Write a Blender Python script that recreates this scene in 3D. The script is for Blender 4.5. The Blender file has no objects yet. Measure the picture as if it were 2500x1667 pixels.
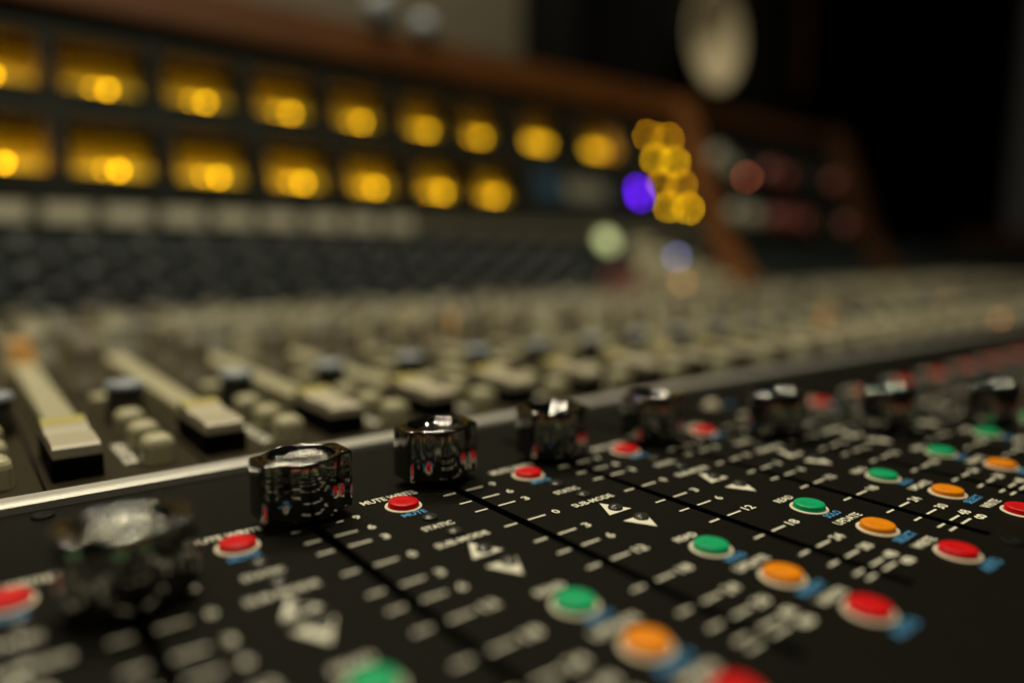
import bpy, math, random
from mathutils import Matrix, Vector, Euler
random.seed(7)
S = 0.045            # metres per fader-channel pitch; all layout numbers below are in pitches
scene = bpy.context.scene
col = scene.collection

# ------------------------------------------------------------------ camera
cam_d = bpy.data.cameras.new("camera"); cam = bpy.data.objects.new("camera", cam_d); col.objects.link(cam)
cam_d.sensor_width = 36.0; cam_d.lens = 25.02; cam_d.clip_start = 0.01; cam_d.clip_end = 60
CX, CY, CZ = -2.1076, -3.7054, 1.5790
R = ((0.78248, -0.62259, 0.01036), (-0.07265, -0.10780, -0.99151), (0.61843, 0.77508, -0.12959))
m = Matrix(((R[0][0], -R[1][0], -R[2][0], CX * S), (R[0][1], -R[1][1], -R[2][1], CY * S),
            (R[0][2], -R[1][2], -R[2][2], CZ * S), (0, 0, 0, 1)))
cam.matrix_world = m
cam_d.dof.use_dof = True; cam_d.dof.focus_distance = 4.37 * S; cam_d.dof.aperture_fstop = 2.24
scene.camera = cam

# ------------------------------------------------------------------ world, lamps, exposure
w = bpy.data.worlds.new("World"); scene.world = w; w.use_nodes = True
bg = w.node_tree.nodes["Background"]; bg.inputs[0].default_value = (1.0, 0.93, 0.75, 1); bg.inputs[1].default_value = 0.012
scene.view_settings.view_transform = 'Standard'; scene.view_settings.look = 'None'
scene.view_settings.exposure = 0.0; scene.view_settings.gamma = 1.0

def lamp(name, loc, power, size, color=(1.0, 0.90, 0.66), aim=(1.0, 1.0, 0.0)):
    d = bpy.data.lights.new(name, 'AREA'); d.shape = 'DISK'; d.size = size; d.energy = power; d.color = color
    o = bpy.data.objects.new(name, d); col.objects.link(o)
    o.location = Vector(loc) * S
    o.rotation_euler = (Vector(aim) * S - o.location).to_track_quat('-Z', 'Y').to_euler()
    return o
# small ceiling spots in two rows over the desk
for x, y, p in ((-9, 19, 3.0), (-4.5, 19.5, 3.0), (0, 20, 3.4), (4.5, 20.5, 3.4), (10, 21, 4.4), (20, 21, 2.2)):
    lamp("ceiling_or_fill_spot", (x, y, 34), p, 0.05)
for x, y, p in ((-14, -5, 3.4), (-8, -8, 3.4)):
    lamp("ceiling_or_fill_spot", (x, y, 36), p, 0.05)
lamp("ceiling_or_fill_spot", (3, 2, 34), 12.0, 0.05, aim=(8, 16, 4))  # added fill lamp, brightens the channel labels and the room behind
so = lamp("fill_spot", (27, 8, 30), 20.0, 0.05, aim=(26.3, 18, 11))  # added unseen spot that brightens the loudspeaker cone
sd = bpy.data.lights.new("fill_spot", 'SPOT'); sd.energy = 14; sd.color = (1.0, 0.90, 0.66); sd.spot_size = math.radians(34); sd.spot_blend = 0.6; sd.shadow_soft_size = 0.03
so.data = sd
so = lamp("fill_spot", (22, 4, 26), 20.0, 0.05, aim=(26, 12.5, 3.5))  # second added spot, lifts the wooden cheeks and rack bay
sd = bpy.data.lights.new("fill_spot", 'SPOT'); sd.energy = 7; sd.color = (1.0, 0.86, 0.6); sd.spot_size = math.radians(52); sd.spot_blend = 0.8; sd.shadow_soft_size = 0.03
so.data = sd

# ------------------------------------------------------------------ materials
def mat(name, color, rough=0.5, metal=0.0, spec=0.5, noise=0.0, nscale=200.0, bump=0.0, bscale=600.0,
        emit=None, estr=0.0, coat=0.0, trans=0.0):
    mt = bpy.data.materials.new(name); mt.use_nodes = True
    nt = mt.node_tree; b = nt.nodes["Principled BSDF"]
    b.inputs["Base Color"].default_value = (*color, 1); b.inputs["Roughness"].default_value = rough
    b.inputs["Metallic"].default_value = metal; b.inputs["Specular IOR Level"].default_value = spec
    b.inputs["Coat Weight"].default_value = coat; b.inputs["Transmission Weight"].default_value = trans
    tc = nt.nodes.new("ShaderNodeTexCoord")
    if noise:
        n = nt.nodes.new("ShaderNodeTexNoise"); n.inputs["Scale"].default_value = nscale; n.inputs["Detail"].default_value = 4
        nt.links.new(tc.outputs["Object"], n.inputs["Vector"])
        mr = nt.nodes.new("ShaderNodeMapRange"); mr.inputs[3].default_value = 1 - noise; mr.inputs[4].default_value = 1 + noise
        nt.links.new(n.outputs["Fac"], mr.inputs[0])
        mx = nt.nodes.new("ShaderNodeVectorMath"); mx.operation = 'SCALE'; mx.inputs[0].default_value = color
        nt.links.new(mr.outputs[0], mx.inputs["Scale"]); nt.links.new(mx.outputs[0], b.inputs["Base Color"])
    if bump:
        n2 = nt.nodes.new("ShaderNodeTexNoise"); n2.inputs["Scale"].default_value = bscale; n2.inputs["Detail"].default_value = 3
        nt.links.new(tc.outputs["Object"], n2.inputs["Vector"])
        bp = nt.nodes.new("ShaderNodeBump"); bp.inputs["Strength"].default_value = bump; bp.inputs["Distance"].default_value = 0.0005
        nt.links.new(n2.outputs["Fac"], bp.inputs["Height"]); nt.links.new(bp.outputs[0], b.inputs["Normal"])
    if emit:
        b.inputs["Emission Color"].default_value = (*emit, 1); b.inputs["Emission Strength"].default_value = estr
    return mt

M = {}
M['panel'] = mat('black_panel_paint', (0.0056, 0.0053, 0.0034), 0.6, spec=0.05, noise=0.25, nscale=900, bump=0.12, bscale=4000)
# dust flecks on the black panel
nt = M['panel'].node_tree; b = nt.nodes["Principled BSDF"]
v = nt.nodes.new("ShaderNodeTexVoronoi"); v.inputs["Scale"].default_value = 420
tc = nt.nodes.new("ShaderNodeTexCoord"); nt.links.new(tc.outputs["Object"], v.inputs["Vector"])
sep = nt.nodes.new("ShaderNodeSeparateColor"); nt.links.new(v.outputs["Color"], sep.inputs[0])
gt = nt.nodes.new("ShaderNodeMath"); gt.operation = 'GREATER_THAN'; gt.inputs[1].default_value = 0.62; nt.links.new(sep.outputs[0], gt.inputs[0])
lt = nt.nodes.new("ShaderNodeMath"); lt.operation = 'LESS_THAN'; lt.inputs[1].default_value = 0.055; nt.links.new(v.outputs["Distance"], lt.inputs[0])
mu = nt.nodes.new("ShaderNodeMath"); mu.operation = 'MULTIPLY'; nt.links.new(gt.outputs[0], mu.inputs[0]); nt.links.new(lt.outputs[0], mu.inputs[1])
src = b.inputs["Base Color"].links[0].from_socket
mixc = nt.nodes.new("ShaderNodeMix"); mixc.data_type = 'RGBA'; nt.links.new(mu.outputs[0], mixc.inputs[0])
nt.links.new(src, mixc.inputs[6]); mixc.inputs[7].default_value = (0.09, 0.085, 0.06, 1); nt.links.new(mixc.outputs[2], b.inputs["Base Color"])
M['slot'] = mat('slot_black', (0.002, 0.002, 0.002), 0.9, spec=0.05)
M['brownpanel'] = mat('dark_brown_panel', (0.026, 0.020, 0.0095), 0.55, spec=0.10, noise=0.2, nscale=300, bump=0.1, bscale=3000)
M['bluepanel'] = mat('blue_grey_panel', (0.015, 0.020, 0.0195), 0.6, spec=0.08, noise=0.15, nscale=200)
M['blackmetal'] = mat('black_metal', (0.006, 0.006, 0.005), 0.6, spec=0.08, noise=0.2, nscale=100)
M['print'] = mat('white_print', (0.70, 0.68, 0.56), 0.6, spec=0.2, noise=0.08, nscale=3000)
M['blueprint'] = mat('blue_print', (0.07, 0.27, 0.52), 0.6, spec=0.2, noise=0.08, nscale=3000)
M['ring'] = mat('white_ring_plastic', (0.72, 0.66, 0.50), 0.45, noise=0.05, nscale=900)
M['red'] = mat('red_plastic', (0.56, 0.006, 0.008), 0.35, spec=0.22, noise=0.22, nscale=350, bump=0.05, bscale=2500)
M['green'] = mat('green_plastic', (0.006, 0.34, 0.13), 0.35, spec=0.22, noise=0.22, nscale=350, bump=0.05, bscale=2500)
M['orange'] = mat('orange_plastic', (0.74, 0.23, 0.004), 0.35, spec=0.22, noise=0.22, nscale=350, bump=0.05, bscale=2500)
M['lens'] = mat('clear_lamp_lens', (0.03, 0.03, 0.024), 0.22, spec=0.45, bump=0.1, bscale=3000)
M['chrome'] = mat('chrome', (0.29, 0.29, 0.28), 0.06, metal=1.0, bump=0.55, bscale=420)
for nd_ in M['chrome'].node_tree.nodes:
    if nd_.type == 'TEX_NOISE':
        mp = M['chrome'].node_tree.nodes.new('ShaderNodeMapping'); mp.inputs['Scale'].default_value = (1, 1, 0.03)
        lk = nd_.inputs['Vector'].links[0]; M['chrome'].node_tree.links.new(lk.from_socket, mp.inputs['Vector']); M['chrome'].node_tree.links.new(mp.outputs[0], nd_.inputs['Vector'])
M['chromedish'] = mat('polished_dish', (0.26, 0.26, 0.26), 0.05, metal=1.0, bump=0.08, bscale=300)
M['chromerough'] = mat('pitted_dish', (0.20, 0.20, 0.185), 0.05, metal=1.0, bump=1.0, bscale=900)
M['alu'] = mat('brushed_aluminium', (0.64, 0.63, 0.58), 0.38, metal=0.7, noise=0.1, nscale=500, bump=0.1, bscale=2500)
M['cream'] = mat('cream_plastic', (0.37, 0.345, 0.21), 0.42, noise=0.06, nscale=300)
M['cream2'] = mat('aged_cream_plastic', (0.33, 0.305, 0.195), 0.5, noise=0.1, nscale=300)
M['capcream'] = mat('fader_cap_cream', (0.40, 0.36, 0.26), 0.42, noise=0.06, nscale=300)
M['olive'] = mat('olive_stripe', (0.36, 0.31, 0.07), 0.5, noise=0.05)
M['greycap'] = mat('grey_knob_cap', (0.22, 0.215, 0.165), 0.4, noise=0.08, nscale=300)
M['brownknob'] = mat('brown_grey_knob', (0.12, 0.10, 0.06), 0.5, noise=0.08, nscale=300)
M['darkknob'] = mat('dark_grey_knob', (0.055, 0.060, 0.060), 0.5, spec=0.2, noise=0.1, nscale=300)
M['bluealu'] = mat('blue_grey_cap', (0.33, 0.37, 0.42), 0.35, metal=0.2, noise=0.05)
M['darkbody'] = mat('dark_knob_body', (0.02, 0.018, 0.012), 0.45)
M['label'] = mat('white_label', (0.80, 0.75, 0.58), 0.7, noise=0.15, nscale=60)
M['labelback'] = mat('grey_strip', (0.17, 0.16, 0.115), 0.6, noise=0.1, nscale=60)
M['wood'] = mat('red_brown_wood', (0.062, 0.022, 0.004), 0.6, spec=0.06, noise=0.35, nscale=18)
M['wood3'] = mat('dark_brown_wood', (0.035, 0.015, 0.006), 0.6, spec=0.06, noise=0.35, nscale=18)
M['wood4'] = mat('darker_rail_wood', (0.025, 0.010, 0.003), 0.6, spec=0.05, noise=0.35, nscale=18)  # darker copy of the rail wood, for its right end
M['wood2'] = mat('orange_brown_wood', (0.13, 0.052, 0.016), 0.6, spec=0.06, noise=0.35, nscale=18)
M['vuface'] = mat('meter_face', (0.82, 0.78, 0.10), 0.7, noise=0.05)
M['vubox'] = mat('meter_housing', (0.42, 0.33, 0.10), 0.8)
M['needle'] = mat('meter_needle', (0.02, 0.01, 0.01), 0.6)
M['frame'] = mat('meter_frame', (0.013, 0.0145, 0.011), 0.65, spec=0.06, noise=0.1)
M['bulb'] = mat('meter_bulb', (1, 0.7, 0.1), 0.5, emit=(1.0, 0.52, 0.004), estr=16)
M['tube'] = mat('fill_tube', (1, 0.7, 0.1), 0.5, emit=(1.0, 0.42, 0.004), estr=14)  # emission of the added fill strip inside each meter
M['tubedim'] = mat('fill_tube_dim', (1, 0.7, 0.1), 0.5, emit=(1.0, 0.38, 0.004), estr=10)
M['glowpanel'] = mat('meter_glow_plate', (1, 0.7, 0.1), 0.5, emit=(1.0, 0.50, 0.002), estr=2.3)
M['led_y'] = mat('yellow_status_lamp', (1, 0.7, 0.1), 0.5, emit=(1.0, 0.54, 0.001), estr=32)
M['led_y2'] = mat('amber_yellow_status_lamp', (1, 0.6, 0.1), 0.5, emit=(1.0, 0.45, 0.001), estr=20)
M['led_p'] = mat('violet_status_lamp', (0.3, 0.1, 1), 0.5, emit=(0.14, 0.006, 1.0), estr=19)
M['led_b'] = mat('blue_status_lamp', (0.3, 0.4, 1), 0.5, emit=(0.28, 0.33, 0.75), estr=6)
M['led_r'] = mat('red_status_lamp', (1, 0.2, 0.1), 0.5, emit=(1.0, 0.24, 0.12), estr=6)
M['led_o'] = mat('amber_status_lamp', (1, 0.5, 0.1), 0.5, emit=(1.0, 0.45, 0.12), estr=3.0)
M['led_g'] = mat('pale_green_lamp', (0.6, 0.8, 0.4), 0.5, emit=(0.70, 0.72, 0.34), estr=1.0)
M['display'] = mat('grey_display', (0.16, 0.155, 0.12), 0.5, noise=0.3, nscale=80)
M['bluedisplay'] = mat('blue_display', (0.02, 0.05, 0.09), 0.4, noise=0.1)
M['wall'] = mat('dark_wall', (0.003, 0.003, 0.0024), 0.9, spec=0.02, noise=0.2, nscale=4)
M['fabric'] = mat('beige_acoustic_fabric', (0.105, 0.09, 0.06), 0.95, noise=0.15, nscale=40)
M['cabinet'] = mat('black_cabinet', (0.003, 0.003, 0.003), 0.7, spec=0.04)
M['cone'] = mat('cream_cone', (0.40, 0.34, 0.22), 0.7, noise=0.08, nscale=30)
M['paper'] = mat('pale_paper', (0.22, 0.245, 0.27), 0.7, noise=0.1, nscale=40)
M['darkred'] = mat('dark_red_plastic', (0.12, 0.018, 0.012), 0.5)

# ------------------------------------------------------------------ mesh helpers
class MB:
    def __init__(s): s.v = []; s.f = []; s.smooth = []
    def add(s, vs, fs, smooth=False):
        o = len(s.v); s.v += [tuple(p) for p in vs]
        s.f += [tuple(i + o for i in f) for f in fs]; s.smooth += [smooth] * len(fs); return s
    def box(s, x0, x1, y0, y1, z0, z1, bev=0.0):
        if bev <= 0:
            vs = [(x, y, z) for z in (z0, z1) for y in (y0, y1) for x in (x0, x1)]
            return s.add(vs, [(0, 2, 3, 1), (4, 5, 7, 6), (0, 1, 5, 4), (2, 6, 7, 3), (0, 4, 6, 2), (1, 3, 7, 5)])
        return s.prism([(x0, y0), (x1, y0), (x1, y1), (x0, y1)], z0, z1, bev, corner=bev)
    def prism(s, pts, z0, z1, bev=0.0, corner=0.0, smooth=False, topin=None):
        """vertical prism over an outline, top edge rounded by bev"""
        if corner > 0:
            q = []
            n = len(pts)
            for i in range(n):
                a, c, d = Vector(pts[i - 1]), Vector(pts[i]), Vector(pts[(i + 1) % n])
                u = (a - c).normalized() * corner; t = (d - c).normalized() * corner
                for k in range(4):
                    f = k / 3; q.append(tuple(c + u * (1 - f) ** 2 + t * f ** 2))
            pts = q
        n = len(pts); cx = sum(p[0] for p in pts) / n; cy = sum(p[1] for p in pts) / n
        w_ = max(max(p[0] for p in pts) - cx, 1e-6); h_ = max(max(p[1] for p in pts) - cy, 1e-6)
        rings = [(0, z0)]
        if bev > 0:
            for k in range(5):
                a = k / 4 * math.pi / 2; rings.append((bev * (1 - math.cos(a)), z1 - bev + bev * math.sin(a)))
        else: rings.append((0, z1))
        vs = []
        for ins, z in rings:
            for (x, y) in pts:
                vs.append((cx + (x - cx) * (1 - ins / w_), cy + (y - cy) * (1 - ins / h_), z))
        fs = []
        for r in range(len(rings) - 1):
            for i in range(n):
                j = (i + 1) % n; fs.append((r * n + i, r * n + j, (r + 1) * n + j, (r + 1) * n + i))
        s.add(vs, fs, smooth); o = len(s.v) - n
        s.f.append(tuple(range(o, o + n))); s.smooth.append(False)
        s.f.append(tuple(reversed(range(o - n * (len(rings) - 1), o - n * (len(rings) - 1) + n)))); s.smooth.append(False)
        return s
    def lathe(s, prof, n=24, cx=0, cy=0, smooth=True):
        vs = []
        for r, z in prof:
            for k in range(n):
                a = 2 * math.pi * k / n; vs.append((cx + r * math.cos(a), cy + r * math.sin(a), z))
        fs = []
        for r in range(len(prof) - 1):
            for k in range(n):
                j = (k + 1) % n; fs.append((r * n + k, r * n + j, (r + 1) * n + j, (r + 1) * n + k))
        s.add(vs, fs, smooth)
        if prof[-1][0] > 1e-6:
            o = len(s.v) - n; s.f.append(tuple(range(o, o + n))); s.smooth.append(False)
        return s
    def flat(s, x0, x1, y0, y1, z):
        return s.add([(x0, y0, z), (x1, y0, z), (x1, y1, z), (x0, y1, z)], [(0, 1, 2, 3)])
    def xform(s, mtx):
        s.v = [tuple(mtx @ Vector(p)) for p in s.v]; return s
    def mesh(s, name, material):
        me = bpy.data.meshes.new(name)
        me.from_pydata([(x * S, y * S, z * S) for x, y, z in s.v], [], s.f)
        me.polygons.foreach_set("use_smooth", s.smooth)
        me.materials.append(material); me.update(); return me

def place(name, me, parent=None, loc=(0, 0, 0), rot=None, label=None, cat=None, group=None, kind=None, scale=None):
    o = bpy.data.objects.new(name, me); col.objects.link(o)
    o.location = Vector(loc) * S
    if rot: o.rotation_euler = rot
    if scale: o.scale = scale
    if parent: o.parent = parent
    if label: o['label'] = label
    if cat: o['category'] = cat
    if group: o['group'] = group
    if kind: o['kind'] = kind
    return o
def build(name, mb, material, parent=None, **kw):
    return place(name, mb.mesh(name, material), parent, **kw)

_tc = {}
def text_geo(txt):
    if txt not in _tc:
        c = bpy.data.curves.new("t", 'FONT'); c.body = txt; c.offset = 0.024; c.resolution_u = 3
        o = bpy.data.objects.new("t", c); col.objects.link(o)
        bpy.context.view_layer.update()
        me = bpy.data.meshes.new_from_object(o.evaluated_get(bpy.context.evaluated_depsgraph_get()))
        bpy.data.objects.remove(o); bpy.data.curves.remove(c)
        vs = [tuple(v.co) for v in me.vertices]; fs = [tuple(p.vertices) for p in me.polygons]
        bpy.data.meshes.remove(me)
        x0 = min(v[0] for v in vs); x1 = max(v[0] for v in vs); y0 = min(v[1] for v in vs); y1 = max(v[1] for v in vs)
        _tc[txt] = ([((v[0] - x0) / (x1 - x0), (v[1] - y0) / (y1 - y0)) for v in vs], fs)
    return _tc[txt]
def put_text(mb, txt, x, y, width, height, z=0.004, rot=0.0):
    vs, fs = text_geo(txt); c, s_ = math.cos(rot), math.sin(rot)
    mb.add([(x + u * width * c - v * height * s_, y + u * width * s_ + v * height * c, z) for u, v in vs], fs)

# ================================================================== the console
desk = bpy.data.objects.new("mixing_console", None); col.objects.link(desk); desk.empty_display_size = 0.1
desk['label'] = 'large studio mixing console with chrome fader knobs, coloured buttons and glowing yellow meters'
desk['category'] = 'mixing console'

CH0, CH1 = -2, 17          # fader channels on the black front panel
SLX, SLW = -0.565, 0.032
SY0, SY1 = -2.38, 0.85
# --- black front panel, with real slots cut through it
mb = MB(); X0, X1, YF, YB = -6.0, 40.0, -7.0, 1.24
xs = X0
mbs = MB()
for i in range(CH0, CH1 + 1):
    a, c = i + SLX - SLW, i + SLX + SLW
    mb.flat(xs, a, YF, YB, 0); mb.flat(a, c, YF, SY0, 0); mb.flat(a, c, SY1, YB, 0); xs = c
mb.flat(xs, X1, YF, YB, 0)
mb.add([(X0, YF, 0), (X1, YF, 0), (X1, YF, -1.2), (X0, YF, -1.2)], [(0, 3, 2, 1)])
build('fader_panel', mb, M['panel'], desk)
def slot_mb():
    s = MB(); a, c, y0, y1, d = -SLW, SLW, SY0, SY1, -0.45
    s.add([(a, y0, -.001), (c, y0, -.001), (c, y1, -.001), (a, y1, -.001), (a, y0, d), (c, y0, d), (c, y1, d), (a, y1, d)],
          [(4, 5, 6, 7), (0, 4, 7, 3), (1, 2, 6, 5), (0, 1, 5, 4), (3, 7, 6, 2)])
    return s
slot_me = slot_mb().mesh('fader_slot', M['slot'])

# --- printed scale of one channel (white)
Y = dict(t9=-.006, t6=-.188, t3=-.354, t0=-.641, u3=-.905, u6=-1.092, u12=-1.311, u18=-1.606, u24=-1.874, u30=-2.033, u48=-2.161, ui=-2.224)
hh = 0.0075
tickL = MB().flat(-.527, -.394, -hh, hh, 0.004).mesh('scale_mark', M['print'])
tickS = MB().flat(-.702, -.612, -hh, hh, 0.004).mesh('scale_mark', M['print'])
def word_mesh(name, t, x, y, wd, ht, material, rot=0.0, z=0.004):
    q = MB(); put_text(q, t, x, y, wd, ht, z, rot); return q.mesh(name, material)
marks = [(tickL, y) for y in Y.values()] + [(tickS, y) for y in Y.values()]
nums = [word_mesh('scale_number', t, -.308 - wd / 2, Y[k] - .028, wd, .062, M['print']) for k, t, wd in
        (('t9', '9', .044), ('t6', '6', .044), ('t3', '3', .044), ('t0', '0', .044), ('u3', '3', .044), ('u6', '6', .044),
         ('u12', '12', .088), ('u18', '18', .09), ('u24', '24', .095), ('u30', '30', .095), ('u48', '48', .095))]
nums.append(word_mesh('scale_number', '8', -.262, Y['ui'] - .052, .055, .095, M['print'], rot=math.pi / 2))
words = [word_mesh('lettering', *a_, M['print']) for a_ in (('MUTE WRITE', -.190, .140, .385, .068), ('STATIC', -.100, -.428, .205, .056),
         ('SUB-MODE', -.165, -.668, .345, .056), ('READ', -.078, -1.388, .170, .054), ('UPDATE', -.126, -1.803, .272, .056), ('WRITE', -.112, -2.232, .222, .056))]
bwords = [word_mesh('lettering', *a_, M['blueprint']) for a_ in (('MUTE', -.086, -.178, .160, .052), ('SOLO', -.072, -1.708, .155, .052),
          ('SELECT', -.108, -2.132, .215, .054), ('AUTO', -.118, -2.562, .190, .060))]
tu = MB().add([(.004, -.700, .004), (-.092, -.880, .004), (.101, -.880, .004)], [(0, 1, 2)]); tu_me = tu.mesh('arrow_mark', M['print'])
td = MB().add([(.004, -1.164, .004), (.106, -.990, .004), (-.094, -.990, .004)], [(0, 1, 2)]); td_me = td.mesh('arrow_mark', M['print'])

# --- round push button: recessed white ring and coloured cap
ring_me = MB().lathe([(.115, -.01), (.115, .003), (.112, .006), (.098, .006), (.097, -.02)], 40).mesh('button_ring', M['ring'])
def cap_me(mname, r=.094, h=.037):
    p = [(r, -.02), (r, h - .010), (r - .003, h - .004), (r - .010, h), (r * .42, h), (r * .36, h - .002), (r * .2, h - .001), (0.0005, h - .001)]
    return MB().lathe(p, 40).mesh('button_cap', M[mname])
caps = {k: cap_me(k) for k in ('red', 'green', 'orange')}
whitecap = cap_me('ring', .075, .05)
lens_me = MB().lathe([(.046, -.01), (.046, .012), (.041, .020), (.036, .016), (.028, .022), (.014, .027), (.0005, .028)], 24).mesh('indicator_lamp', M['lens'])
screw_mb = MB().lathe([(.062, -.01), (.060, .012), (.052, .018), (.012, .020), (.0105, .004), (.0005, .004)], 24)
screw_me = screw_mb.mesh('screw', M['blackmetal'])
for i in range(CH0, CH1 + 1):
    place('fader_slot', slot_me, desk, (i + SLX, 0, 0))
    if i <= 9:
        for q, y in marks: place('scale_mark', q, desk, (i, y, 0))
    else:
        fm_ = MB()
        for y in Y.values(): fm_.flat(-.527, -.394, y - hh, y + hh, 0.004); fm_.flat(-.702, -.612, y - hh, y + hh, 0.004)
        build('scale_marks', fm_, M['print'], desk, loc=(i, 0, 0), kind='stuff')
    for q in nums: place('scale_number', q, desk, (i, 0, 0))
    for q in words: place('lettering', q, desk, (i, 0, 0), label='white printed word')
    for q in bwords: place('lettering', q, desk, (i, 0, 0), label='blue printed word')
    place('arrow_mark', tu_me, desk, (i, 0, 0), label='white upward triangle')
    place('arrow_mark', td_me, desk, (i, 0, 0), label='white downward triangle')
    for y, c in ((0, 'red'), (-1.537, 'green'), (-1.954, 'orange'), (-2.372, 'red')):
        b_ = place('push_button', ring_me, desk, (i + (.007 if y == 0 else 0), y, 0), label='round %s push button in a white ring' % c)
        place('button_cap', caps[c], b_, (0, 0, 0), label='%s cap' % c, rot=(random.uniform(-.02, .02), random.uniform(-.02, .02), 0))
    for x, y in ((.026, -.273), (.026, -.532), (.021, -.820), (.031, -1.019)):
        place('indicator_lamp', lens_me, desk, (i + x, y, 0))
b_ = place('push_button', ring_me, desk, (3.95, .60, 0), label='small white push button behind the fourth red button', scale=(.75, .75, 1))
place('button_cap', whitecap, b_, (0, 0, 0), label='white cap')
bb = MB(); put_text(bb, 'SET', 0, 0, .16, .05); build('lettering', bb, M['blueprint'], desk, loc=(4.10, .52, 0), label='blue printing beside the white button')
for x, y in ((-1.756, 1.10), (2.40, -2.50), (-3.6, -2.5), (8.4, -2.5), (6.2, 1.10), (14.2, 1.10)):
    place('screw', screw_me, desk, (x, y, 0))
oo = MB().lathe([(.022, .004), (.013, .0041)], 20); oo.f.pop(); oo.smooth.pop()
build('scale_mark', oo, M['print'], desk, loc=(-.80, .20, 0), label='tiny white printed ring beside the chrome knob')

# --- aluminium trim strip
tr = MB()
prof = [(1.24, -.02), (1.245, .045), (1.262, .062), (1.29, .066), (1.39, .066), (1.41, .055), (1.452, -.03)]
n = len(prof); vs = [(x, y, z) for x in (-6, 40) for y, z in prof]
tr.add(vs, [(k, k + 1, n + k + 1, n + k) for k in range(n - 1)])
build('panel_trim', tr, M['alu'], desk, label='brushed aluminium trim strip')

# --- brown channel panel, flat part
PZ = -0.02
build('channel_panel', MB().flat(-6, 60, 1.452, 10.8, PZ), M['brownpanel'], desk)
# hairline joints between the channel strips
jt = MB().box(.30, .318, 1.46, 10.75, PZ + .001, PZ + .006).mesh('panel_joint', M['slot'])
for i in range(-4, 30): place('panel_joint', jt, desk, (i, 0, 0))

NEAR = 13
sq_me = MB().box(-.112, .112, -.125, .125, PZ, .185, .075).mesh('square_button', M['cream'])
small_me = MB().box(-.125, .125, -.12, .12, PZ, .15, .03).mesh('cream_switch', M['cream'])
silver_body = MB().lathe([(.165, PZ), (.155, .27), (.145, .29), (.0005, .29)], 20).mesh('trim_knob', M['darkbody'])
silver_cap = MB().lathe([(.165, .291), (.163, .325), (.150, .335), (.0005, .335)], 20).mesh('knob_cap', M['bluealu'])
def knob_meshes(r, h, body, cap):
    bm_ = MB().lathe([(r * 1.15, PZ), (r * 1.1, .06), (r, .07), (r * .93, h - .03), (r * .85, h), (.0005, h)], 14).mesh('rotary_knob', M[body])
    cm = MB().lathe([(r * .8, h + .001), (r * .76, h + .035), (.0005, h + .035)], 14).mesh('knob_cap', M[cap])
    return bm_, cm
M['amberknob'] = mat('amber_knob_plastic', (0.66, 0.34, 0.08), 0.45)
K = {'a': knob_meshes(.20, .40, 'brownknob', 'greycap'), 'b': knob_meshes(.22, .42, 'greycap', 'cream2'),
     'c': knob_meshes(.17, .36, 'cream2', 'cream2'), 'd': knob_meshes(.20, .48, 'brownknob', 'brownknob'),
     'e': knob_meshes(.22, .5, 'darkknob', 'darkknob'), 'o': knob_meshes(.17, .34, 'amberknob', 'amberknob')}
word_me = word_mesh('lettering', 'MONITOR', 0, 0, .62, .10, M['print'], -math.pi / 2, PZ + .006)
def dims(me): return me
far = {}
def far_add(name, me, loc, material):
    mbx = far.setdefault((name, material), MB())
    mbx.add([(v.co.x / S + loc[0], v.co.y / S + loc[1], v.co.z / S + loc[2]) for v in me.vertices], [tuple(p.vertices) for p in me.polygons])
rows = [(-.20, 7.7, 'b'), (.15, 7.9, 'a'), (.05, 5.1, 'd'), (.12, 6.2, 'd'), (-.10, 8.8, 'c'), (.2, 9.2, 'a'), (-.25, 10.0, 'd'), (.22, 10.3, 'a'),
        (.36, 6.9, 'c'), (.38, 8.4, 'c'), (-.05, 9.6, 'c')]
rb = random.Random(5)
for i in range(-3, 40):
    nr = i <= NEAR
    for k, y in enumerate((1.98, 2.46, 2.99)):
        if nr: place('square_button', sq_me, desk, (i + .05, y, 0))
        else: far_add('square_button', sq_me, (i + .05, y, 0), 'cream')
    if nr: place('cream_switch', small_me, desk, (i + .03, 4.0, 0))
    else: far_add('cream_switch', small_me, (i + .03, 4.0, 0), 'cream')
    nb = 14
    for k in range(nb):
        y = 3.10 + k * .27
        if i == -1 and k > 12: continue
        if i > 1 and rb.random() < .38: continue
        if nr: place('cream_switch', small_me, desk, (i - .43, y, 0))
        else: far_add('cream_switch', small_me, (i - .43, y, 0), 'cream')
    if nr:
        b_ = place('trim_knob', silver_body, desk, (i + .12, 3.52, 0)); place('knob_cap', silver_cap, b_, (0, 0, 0), label='blue grey metal cap')
        place('lettering', word_me, desk, (i - .17, 2.60, 0), label='white lettering running along the channel')
    else:
        far_add('trim_knob', silver_body, (i + .12, 3.52, 0), 'darkbody'); far_add('knob_cap', silver_cap, (i + .12, 3.52, 0), 'bluealu')
    for dx, y, kd in rows:
        x_ = i + dx + random.uniform(-.05, .05); y += random.uniform(-.18, .18)
        if i > 0 and random.random() < .25: kd = random.choice('abccd')
        if nr and i >= -3 and x_ < 13:
            b_ = place('rotary_knob', K[kd][0], desk, (x_, y, 0), rot=(0, 0, random.random() * 3)); place('knob_cap', K[kd][1], b_, (0, 0, 0))
        else:
            far_add('rotary_knob', K[kd][0], (x_, y, 0), K[kd][0].materials[0].name); far_add('knob_cap', K[kd][1], (x_, y, 0), K[kd][1].materials[0].name)
lastm = {mm.name: mm for mm in M.values()}
for (nm, mt), mbx in far.items():
    build(nm, mbx, M[mt] if mt in M else lastm[mt], desk, kind='stuff')
for x, y in ((-1.44, 7.1), (5.1, 7.1), (12.3, 3.75)):
    b_ = place('rotary_knob', K['o'][0], desk, (x, y, 0), label='orange knob'); place('knob_cap', K['o'][1], b_, (0, 0, 0), label='orange cap')

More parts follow.
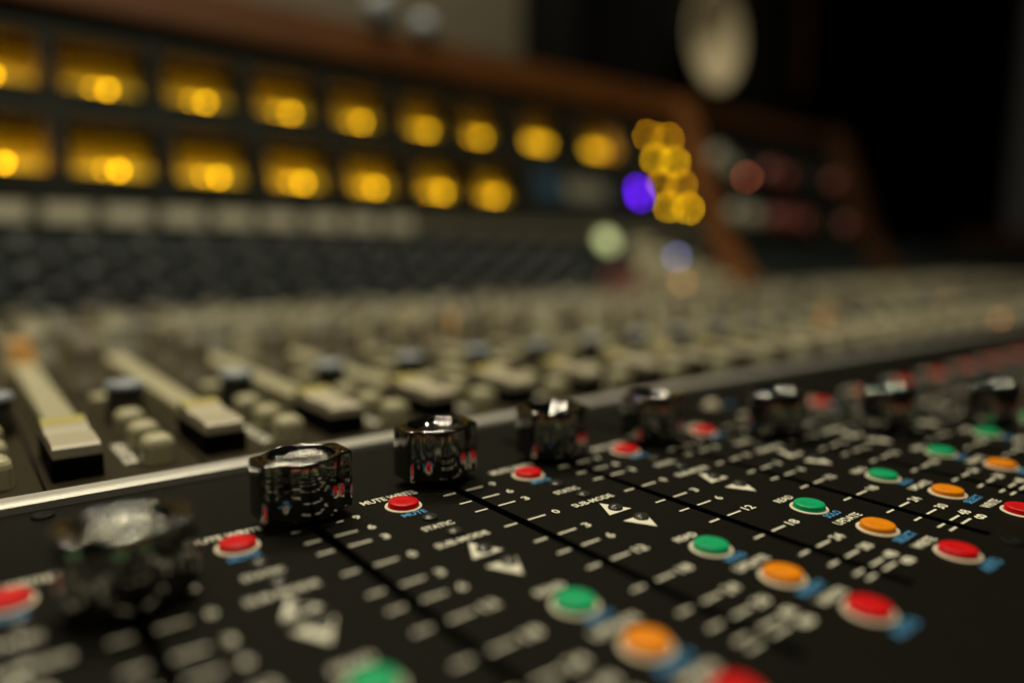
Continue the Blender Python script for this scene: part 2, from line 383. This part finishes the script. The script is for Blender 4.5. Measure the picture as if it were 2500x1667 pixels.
# --- sloping blue-grey knob panel
k2 = (12.0 - 10.8) / 1.87
sl = MB().add([(-6, 10.8, -.02), (60, 10.8, -.02), (60, 12.0, 1.85), (-6, 12.0, 1.85)], [(0, 1, 2, 3)])
build('equaliser_panel', sl, M['bluepanel'], desk, label='sloping blue grey equaliser panel')
tilt = math.atan2(1.87, 1.2)
def on_slope(t): return (10.8 + 1.2 * t, -.02 + 1.87 * t)
for i in range(-2, 13):
    for j, (dx, t) in enumerate(((0.05, .24), (.0, .50), (-.03, .76), (.45, .37), (.42, .66))):
        y, z = on_slope(t)
        kk = K['e'] if j < 3 else K['d']
        b_ = place('rotary_knob', kk[0] if j < 3 else K['e'][0], desk, (i + dx, y, z), rot=(tilt, 0, 0), scale=(.8, .8, .6) if j < 3 else (.5, .5, .5))
        place('knob_cap', K['e'][1], b_, (0, 0, 0))

# --- label strip under the meters
build('strip_holder', MB().box(-6, 19.2, 12.0, 12.25, 1.84, 2.42), M['blackmetal'], desk)
build('label_strip', MB().box(-6, 19.2, 11.985, 11.999, 1.96, 2.33), M['labelback'], desk, label='grey writing strip below the meters')
lab_me = MB().box(-.37, .37, -.012, 0, 0, .33).mesh('channel_label', M['label'])
for k in range(-1, 8):
    place('channel_label', lab_me, desk, (-.20 + k * 1.0 + random.uniform(-.02, .02), 11.983, 1.98), label='blank white channel label')

# --- meter bridge (leans back 0.42 per unit of height)
LB = 0.42; BY, BZ = 12.4, 3.2
LA = math.atan(LB)
def bridge(z, out=0.0): return BY + LB * (z - BZ) - out * math.cos(LA)
def slab(x0, x1, z0, z1, out0, out1):
    """box lying on the leaning face between heights z0..z1, from depth out0 (back) to out1 (front)"""
    s = MB(); vs = []
    for z in (z0, z1):
        for x in (x0, x1):
            for o_ in (out0, out1): vs.append((x, BY + LB * (z - BZ) - o_ * math.cos(LA), z + o_ * math.sin(LA)))
    return s.add(vs, [(0, 1, 3, 2), (4, 6, 7, 5), (0, 4, 5, 1), (2, 3, 7, 6), (0, 2, 6, 4), (1, 5, 7, 3)])
MX = [-3.12, -1.2, .71, 2.6, 4.53, 6.42, 8.36, 10.2, 12.48, 14.94]
build('meter_bridge', slab(-6, 19.2, 2.43, 6.15, -1.6, -.75), M['blackmetal'], desk, label='black body of the meter bridge')
# front face bars between the windows
WZ = {0: 3.43, 1: 5.10}; WH = .52; WW = .78
fr = MB()
def addslab(*a): build('bridge_front', slab(*a), M['frame'], desk)
addslab(-6, 19.2, 2.43, WZ[0] - WH, -.75, 0); addslab(-6, 19.2, WZ[0] + WH, WZ[1] - WH, -.75, 0); addslab(-6, 19.2, WZ[1] + WH, 6.15, -.75, 0)
for r in (0, 1):
    cols = MX if r == 1 else MX[:8]
    edges = [-6.0]
    for x in cols: edges += [x - WW, x + WW]
    edges.append(19.2)
    for a, c in zip(edges[::2], edges[1::2]): addslab(a, c, WZ[r] - WH + .001, WZ[r] + WH - .001, -.75, -.002)
rx = -LA
def local(mb_, x, z, out=0.0):
    """orient a mesh built in (x right, z up, -y out) coordinates onto the leaning face"""
    return dict(loc=(x, BY + LB * (z - BZ) - out * math.cos(LA), z + out * math.sin(LA)), rot=(-LA, 0, 0))
H2 = WH / math.cos(LA)
bx = MB(); D = .70
vs = [(-WW, D, -H2), (WW, D, -H2), (WW, D, H2), (-WW, D, H2), (-WW, 0.01, -H2), (WW, 0.01, -H2), (WW, 0.01, H2), (-WW, 0.01, H2)]
bx.add(vs, [(0, 4, 5, 1), (1, 5, 6, 2), (2, 6, 7, 3), (3, 7, 4, 0)]); box_me = bx.mesh('level_meter', M['vubox'])
fc = MB(); fc.add([(-WW + .004, D - .1, -H2 + .004), (WW - .004, D - .1, -H2 + .004), (WW - .004, D - .04, H2 - .004), (-WW + .004, D - .04, H2 - .004)], [(0, 1, 2, 3)])
face_me = fc.mesh('meter_face', M['vuface'])
nd = MB().box(-.012, .012, D - .16, D - .15, -H2 + .05, H2 * .55); needle_me = nd.mesh('meter_needle', M['needle'])
fm = MB()
for a in ((-WW - .03, WW + .03, -.05, .0, -H2 - .04, -H2), (-WW - .03, WW + .03, -.05, .0, H2, H2 + .04), (-WW - .04, -WW, -.05, .0, -H2, H2), (WW, WW + .04, -.05, .0, -H2, H2)):
    fm.box(*a)
frame_me = fm.mesh('meter_frame', M['frame'])
def sphere(r, n=12):
    return MB().lathe([(r * math.sin(math.pi * k / 8) + (1e-4 if k in (0, 8) else 0), -r * math.cos(math.pi * k / 8)) for k in range(9)], n)
tube_me = MB().box(-.62, .62, .40, .52, -H2 + .02, -H2 + .07).mesh('fill_tube', M['tube'])  # hidden glowing strip added behind the lip to light the face from below
tube2_me = MB().box(-.62, .62, .40, .52, -H2 + .02, -H2 + .07).mesh('fill_tube', M['tubedim'])
plate_me = MB().box(-.58, .58, .44, .50, -H2 + .08, -H2 + .56).mesh('glow_plate', M['glowpanel'])
bulb_me = sphere(.052).mesh('meter_bulb', M['bulb'])
for r in (0, 1):
    for x in (MX if r == 1 else MX[:8]):
        big = x > 12
        o = place('level_meter', box_me, desk, **local(None, x, WZ[r]), label='square level meter lit yellow from inside')
        place('meter_face', face_me, o); place('meter_frame', frame_me, o)
        place('meter_needle', needle_me, o, (random.uniform(-.1, .1), 0, 0), rot=(0, random.uniform(-.5, .1), 0))
        place('fill_tube', tube_me if r == 0 else tube2_me, o)
        if big: place('glow_plate', plate_me, o)
        else:
            place('meter_bulb', bulb_me, o, (.12 + random.uniform(-.03, .03), .30, -H2 + .27))
            place('meter_bulb', bulb_me, o, (-.17, .34, -H2 + .30), scale=(.55, .55, .55))
# status lamps at the right end of the bridge
led_me = sphere(.056).mesh('status_lamp', M['led_y']); led2_me = sphere(.056).mesh('status_lamp', M['led_y2'])
for z in (5.5, 4.66, 3.82, 3.02):
    for x in (17.45, 18.5):
        place('status_lamp', led_me if z in (4.66, 3.02) else led2_me, desk, **local(None, x, z, .05), label='yellow status lamp', scale=(.9, .9, .9) if x < 18 else None)
pur = sphere(.06).mesh('status_lamp', M['led_p'])
for z in (3.57, 3.42, 3.25): place('status_lamp', pur, desk, **local(None, 16.07, z, .05), label='violet status lamp')
build('blue_display', slab(11.7, 12.5, 2.95, 3.85, 0.003, .03), M['bluedisplay'], desk)
build('grey_display', slab(12.8, 14.5, 3.05, 3.65, 0.003, .03), M['display'], desk)
# wooden top rail
build('wooden_rail', slab(-6, 19.2, 6.16, 7.15, -1.9, .28), M['wood'], desk, label='red brown wooden rail along the top of the meter bridge')

# --- master section to the right on the slope
rnd = random.Random(3)
def slope_obj(name, me, x, t, **kw):
    y, z = on_slope(t); up = kw.pop('up', 0.0)
    return place(name, me, desk, (x, y - up * math.sin(tilt), z + up * math.cos(tilt)), rot=(tilt, 0, 0), **kw)
gl = MB().lathe([(.30, .0), (.28, .14), (.22, .18), (.0005, .18)], 20).mesh('pale_green_button', M['led_g'])
slope_obj('pale_green_button', gl, 13.95, .93, up=.12, label='large lit pale green button')
mk = knob_meshes(.2, .3, 'cream', 'cream'); mr_ = knob_meshes(.22, .2, 'darkred', 'darkred'); mg = knob_meshes(.2, .3, 'cream2', 'cream2')
for x in [13.6 + .42 * k for k in range(16)]:
    for t in (.06, .22, .38, .54, .70, .86):
        d = (x - 14.2) * .16
        if t > 1.02 - d * 1.1 + .12 or (x < 15 and t > .5): continue
        if t < .75 - d * 1.6 - .25 and x < 16.2: kk = mr_ if x < 15.2 and .2 < t < .6 else mg
        else: kk = mk if rnd.random() < .6 else mg
        b_ = slope_obj('master_knob', kk[0], x + rnd.uniform(-.05, .05), t); place('knob_cap', kk[1], b_)
smb = sphere(.075).mesh('status_lamp', M['led_b'])
slope_obj('status_lamp', smb, 16.6, .62, up=.42, label='pale blue status lamp')
smo = sphere(.075).mesh('status_lamp', M['led_o'])
slope_obj('status_lamp', smo, 16.35, .20, up=.40, label='amber status lamp')
for x, y in ((20.765, 4.618), (15.88, 1.75), (12.35, 3.80)):  # last position is a glow added to brighten the orange knob
    place('status_lamp', smo, desk, (x, y, .17), label='dim amber status lamp or added knob glow', scale=(.55, .55, .55))

# --- wooden end cheeks: side profile extruded in x
def cheek(x0, x1, inner, width=1.1):
    pts = inner + [(y + width, z + .2) for y, z in reversed(inner)]
    s = MB(); n = len(pts)
    s.add([(x0, y, z) for y, z in pts] + [(x1, y, z) for y, z in pts],
          [(i, (i + 1) % n, n + (i + 1) % n, n + i) for i in range(n)])
    h = n // 2
    for k in range(h - 1):
        for off in (0, n):
            s.f.append((off + k, off + k + 1, off + n - 2 - k, off + n - 1 - k)); s.smooth.append(False)
    return s
prof1 = [(9.6, -.02), (10.2, .5), (11.0, 1.5), (11.6, 2.4), (12.0, 3.3), (12.45, 4.6), (13.0, 5.9), (13.5, 7.1)]
build('end_cheek', cheek(19.25, 19.95, prof1), M['wood2'], desk, label='curved orange brown wooden cheek dividing the console')
prof2 = [(10.2, -.02), (11.6, 1.2), (13.0, 2.8), (13.9, 4.2), (14.6, 5.6), (15.2, 7.0)]
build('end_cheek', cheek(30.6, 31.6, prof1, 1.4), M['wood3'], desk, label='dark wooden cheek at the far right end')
# bay between the cheeks
build('bay_panel', slab(20.0, 30.5, 1.9, 6.4, -.8, -.1), M['blackmetal'], desk, label='dark rack bay between the wooden cheeks')
build('rack_unit', slab(20.2, 29.5, 4.1, 5.3, -.1, .1), M['frame'], desk)
build('rack_unit', slab(20.2, 30.3, 2.0, 3.3, -.1, .1), M['frame'], desk)
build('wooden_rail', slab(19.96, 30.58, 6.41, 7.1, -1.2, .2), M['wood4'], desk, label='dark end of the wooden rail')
ledr = sphere(.07).mesh('status_lamp', M['led_r'])
place('status_lamp', ledr, desk, **local(None, 22.6, 4.36, .15), label='red status lamp')
rk = MB().lathe([(.42, 0), (.38, .35), (.0005, .35)], 20).mesh('rack_knob', M['darkred'])
rk2 = MB().lathe([(.42, 0), (.38, .35), (.0005, .35)], 20).mesh('rack_knob', M['greycap'])
for x, z, q in ((25.3, 4.4, rk), (24.4, 4.6, rk), (29.5, 4.5, rk), (20.9, 4.9, rk2), (21.4, 4.5, rk2), (21.0, 2.8, rk2), (22.0, 2.7, rk2), (24.6, 2.7, rk), (25.6, 2.6, rk), (23.6, 2.7, rk), (29.3, 2.6, rk)):
    d = local(None, x, z, .1); place('rack_knob', q, desk, d['loc'], rot=(math.pi / 2 - LA, 0, 0), label='dull red knob' if q is rk else 'grey knob')

# ================================================================== sliding fader knobs and caps (lift off their slots)
def knob_outline():
    """plan of the knob: a round body with a finger wing on either side"""
    r = .215
    half = [(r * math.sin(math.radians(t_)), -r * math.cos(math.radians(t_))) for t_ in range(-48, 49, 8)]
    side = [(.182, -.125), (.203, -.118), (.228, -.118), (.248, -.112), (.257, -.095), (.259, -.05), (.260, .0), (.259, .05), (.257, .095),
            (.248, .112), (.228, .118), (.203, .118), (.182, .125)]
    back = [(x, -y) for x, y in reversed(half)]
    left = [(-x, y) for x, y in reversed(side)]
    return half + side + back + left
def knob_body():
    s = MB(); P = [(x * 1.05, y * 1.03) for x, y in knob_outline()]; n = len(P); h = .395; zb = .055; rd = .190
    ang = [math.atan2(y, x) for x, y in P]
    rings = [[(x * .94, y * .94, zb) for x, y in P], [(x * .985, y * .985, zb + .008) for x, y in P], [(x, y, zb + .02) for x, y in P]]
    b_ = .016
    for k in range(5):
        a = k / 4 * math.pi / 2; f = 1 - b_ * (1 - math.cos(a)) / .24
        rings.append([(x * f, y * f, h - b_ + b_ * math.sin(a)) for x, y in P])
    for r_, z_ in ((rd + .014, h), (rd + .006, h - .001), (rd, h - .007), (rd - .003, h - .02)):
        rings.append([(r_ * math.cos(a), r_ * math.sin(a), z_) for a in ang])
    vs = [p for r_ in rings for p in r_]; fs = []
    for r_ in range(len(rings) - 1):
        for i in range(n):
            j = (i + 1) % n; fs.append((r_ * n + i, r_ * n + j, (r_ + 1) * n + j, (r_ + 1) * n + i))
    s.add(vs, fs, True)
    s.f.append(tuple(reversed(range(n)))); s.smooth.append(False)
    return s, n
kb, _ = knob_body(); kb_me = kb.mesh('fader_knob', M['chrome'])
# keep the flat top and walls crisp
def dish(mt):
    h = .395; rd = .188
    return MB().lathe([(rd, h - .018), (rd * .97, h - .030), (rd * .85, h - .042), (rd * .6, h - .052), (rd * .3, h - .057), (.0005, h - .058)], 48).mesh('knob_dish', M[mt])
dish_a, dish_b = dish('chromerough'), dish('chromedish')
stem_me = MB().box(-.02, .02, -.10, .10, -.3, .06).mesh('knob_stem', M['slot'])
knobs = [(-1, -.34, dish_a, 'strongly blurred chrome fader knob nearest the camera at lower left'),
         (0, .17, dish_a, 'sharpest chrome fader knob with a pitted sparkling top, left of the sharp red mute button'),
         (1, .30, dish_b, 'chrome fader knob with orange glints on its rim, just right of the sharpest knob'),
         (2, .23, dish_b, 'slightly blurred chrome fader knob, third of the row counting from the sharpest one'),
         (3, .09, dish_b, 'chrome fader knob with green reflections, directly left of the small white button'),
         (4, -.44, dish_b, 'blurred chrome fader knob directly right of the small white button'),
         (5, -.92, dish_b, 'far blurred chrome fader knob, second from the right edge of the photo'),
         (6, -1.42, dish_b, 'far blurred chrome fader knob tinted orange, nearest the right edge')]
G1 = 'chrome fader knobs in the black front panel'
for i, y, dm, lb in knobs:
    e = place('fader_knob', kb_me, desk, (i + SLX, y, 0), rot=(0, 0, random.uniform(-.03, .03)), label=lb)
    place('knob_dish', dm, e); place('knob_stem', stem_me, e)

# cream caps of the small faders
sk = MB().box(-.155, .155, -.42, .42, PZ, .135, .01); skirt_me = sk.mesh('cap_skirt', M['slot'])
cpm = MB()
prof = [(-.40, .137), (-.405, .205), (-.37, .225), (-.05, .235), (.02, .215), (.10, .235), (.36, .27), (.40, .25), (.41, .137)]
n = len(prof); vs = [(x, y, z) for x in (-.143, .143) for y, z in prof]
cpm.add(vs, [(k, k + 1, n + k + 1, n + k) for k in range(n - 1)])
cpm.f += [tuple(reversed(range(n))), tuple(range(n, 2 * n))]; cpm.smooth += [False, False]
cap_body_me = cpm.mesh('fader_cap', M['capcream'])
stripe_me = MB().add([(-.1435, .20, .2500), (.1435, .20, .2500), (.1435, .35, .2712), (-.1435, .35, .2712)], [(0, 1, 2, 3)]).mesh('cap_stripe', M['olive'])
G2 = 'cream caps of the small faders behind the trim strip'
names = {-2: 'cream fader cap cut off by the left edge of the photo', -1: 'least blurred cream fader cap at far left, beside the first three cream buttons',
         0: 'second cream fader cap from the left, behind the gap between the two leftmost chrome knobs', 1: 'third cream fader cap from the left, behind the sharpest chrome knob',
         2: 'fourth cream fader cap from the left, behind the second sharp chrome knob', 3: 'fifth cream fader cap from the left, left of the middle chrome knob',
         4: 'sixth cream fader cap from the left, right behind the middle chrome knob', 5: 'seventh cream fader cap from the left, behind the chrome knob with green reflections'}
for i in range(-2, 24):
    e = place('fader_cap', cap_body_me, desk, (i - .48, 2.27 + random.uniform(-.04, .04), 0), label=names.get(i))
    place('cap_skirt', skirt_me, e); place('cap_stripe', stripe_me, e)

# ================================================================== room behind
build('wall', MB().box(-40, 140, 40, 41, -20, 60), M['wall'], kind='structure')
build('floor', MB().box(-60, 140, -40, 60, -21, -20), M['wall'], kind='structure')
ap = bpy.data.objects.new('acoustic_panel', None); col.objects.link(ap); ap.location = Vector((14.5, 24, 0)) * S
ap['label'] = 'beige fabric wall panel above the wooden rail, left of the black loudspeaker'; ap['category'] = 'wall panel'
build('fabric', MB().box(-30, 15, 0, .6, 8, 24, .15), M['fabric'], ap); build('panel_frame', MB().box(-30.3, 15.3, .61, 1.0, 7.7, 24.3), M['wood'], ap)
sp = bpy.data.objects.new('loudspeaker', None); col.objects.link(sp); sp.location = Vector((26.5, 18, 11)) * S
sp['label'] = 'black studio loudspeaker with a pale oval cone above the console'; sp['category'] = 'loudspeaker'
build('cabinet', MB().box(-8.2, 7.6, 0.0, 3.5, -3.2, 12, .12), M['cabinet'], sp)
cone = MB().lathe([(1.95, .0), (1.88, .06), (1.75, .0), (1.2, -.55), (.65, -.85), (.25, -.95), (.001, -.97)], 40)
cn = build('speaker_cone', cone, M['cone'], sp, loc=(-.35, -.99, .1), rot=(math.pi / 2, 0, 0), scale=(1, 1.15, 1))
sr = MB().lathe([(2.35, -.85), (2.35, .0), (2.25, .08), (1.96, .02)], 40); sr.f.pop(); sr.smooth.pop()
build('cone_surround', sr, M['cabinet'], sp, loc=(-.35, -.85, .1), rot=(math.pi / 2, 0, 0))
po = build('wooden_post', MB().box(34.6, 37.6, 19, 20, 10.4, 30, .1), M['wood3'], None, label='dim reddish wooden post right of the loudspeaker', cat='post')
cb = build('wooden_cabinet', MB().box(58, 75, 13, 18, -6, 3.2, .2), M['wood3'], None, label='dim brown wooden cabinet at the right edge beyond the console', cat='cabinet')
for n_, (x, z, r, lb) in enumerate(((7.3, 7.7, .42, 'crumpled pale paper on top of the meter bridge, the left and larger one'), (8.6, 7.5, .34, 'crumpled bluish paper on top of the meter bridge, the right and smaller one'))):
    s = sphere(r, 14)
    rr = random.Random(n_)
    s.v = [(a * rr.uniform(.75, 1.2), c * rr.uniform(.75, 1.2), d * rr.uniform(.75, 1.1)) for a, c, d in s.v]
    build('crumpled_paper', s, M['paper'], None, loc=(x, 13.7, z), label=lb, cat='paper', group='crumpled papers on the bridge')
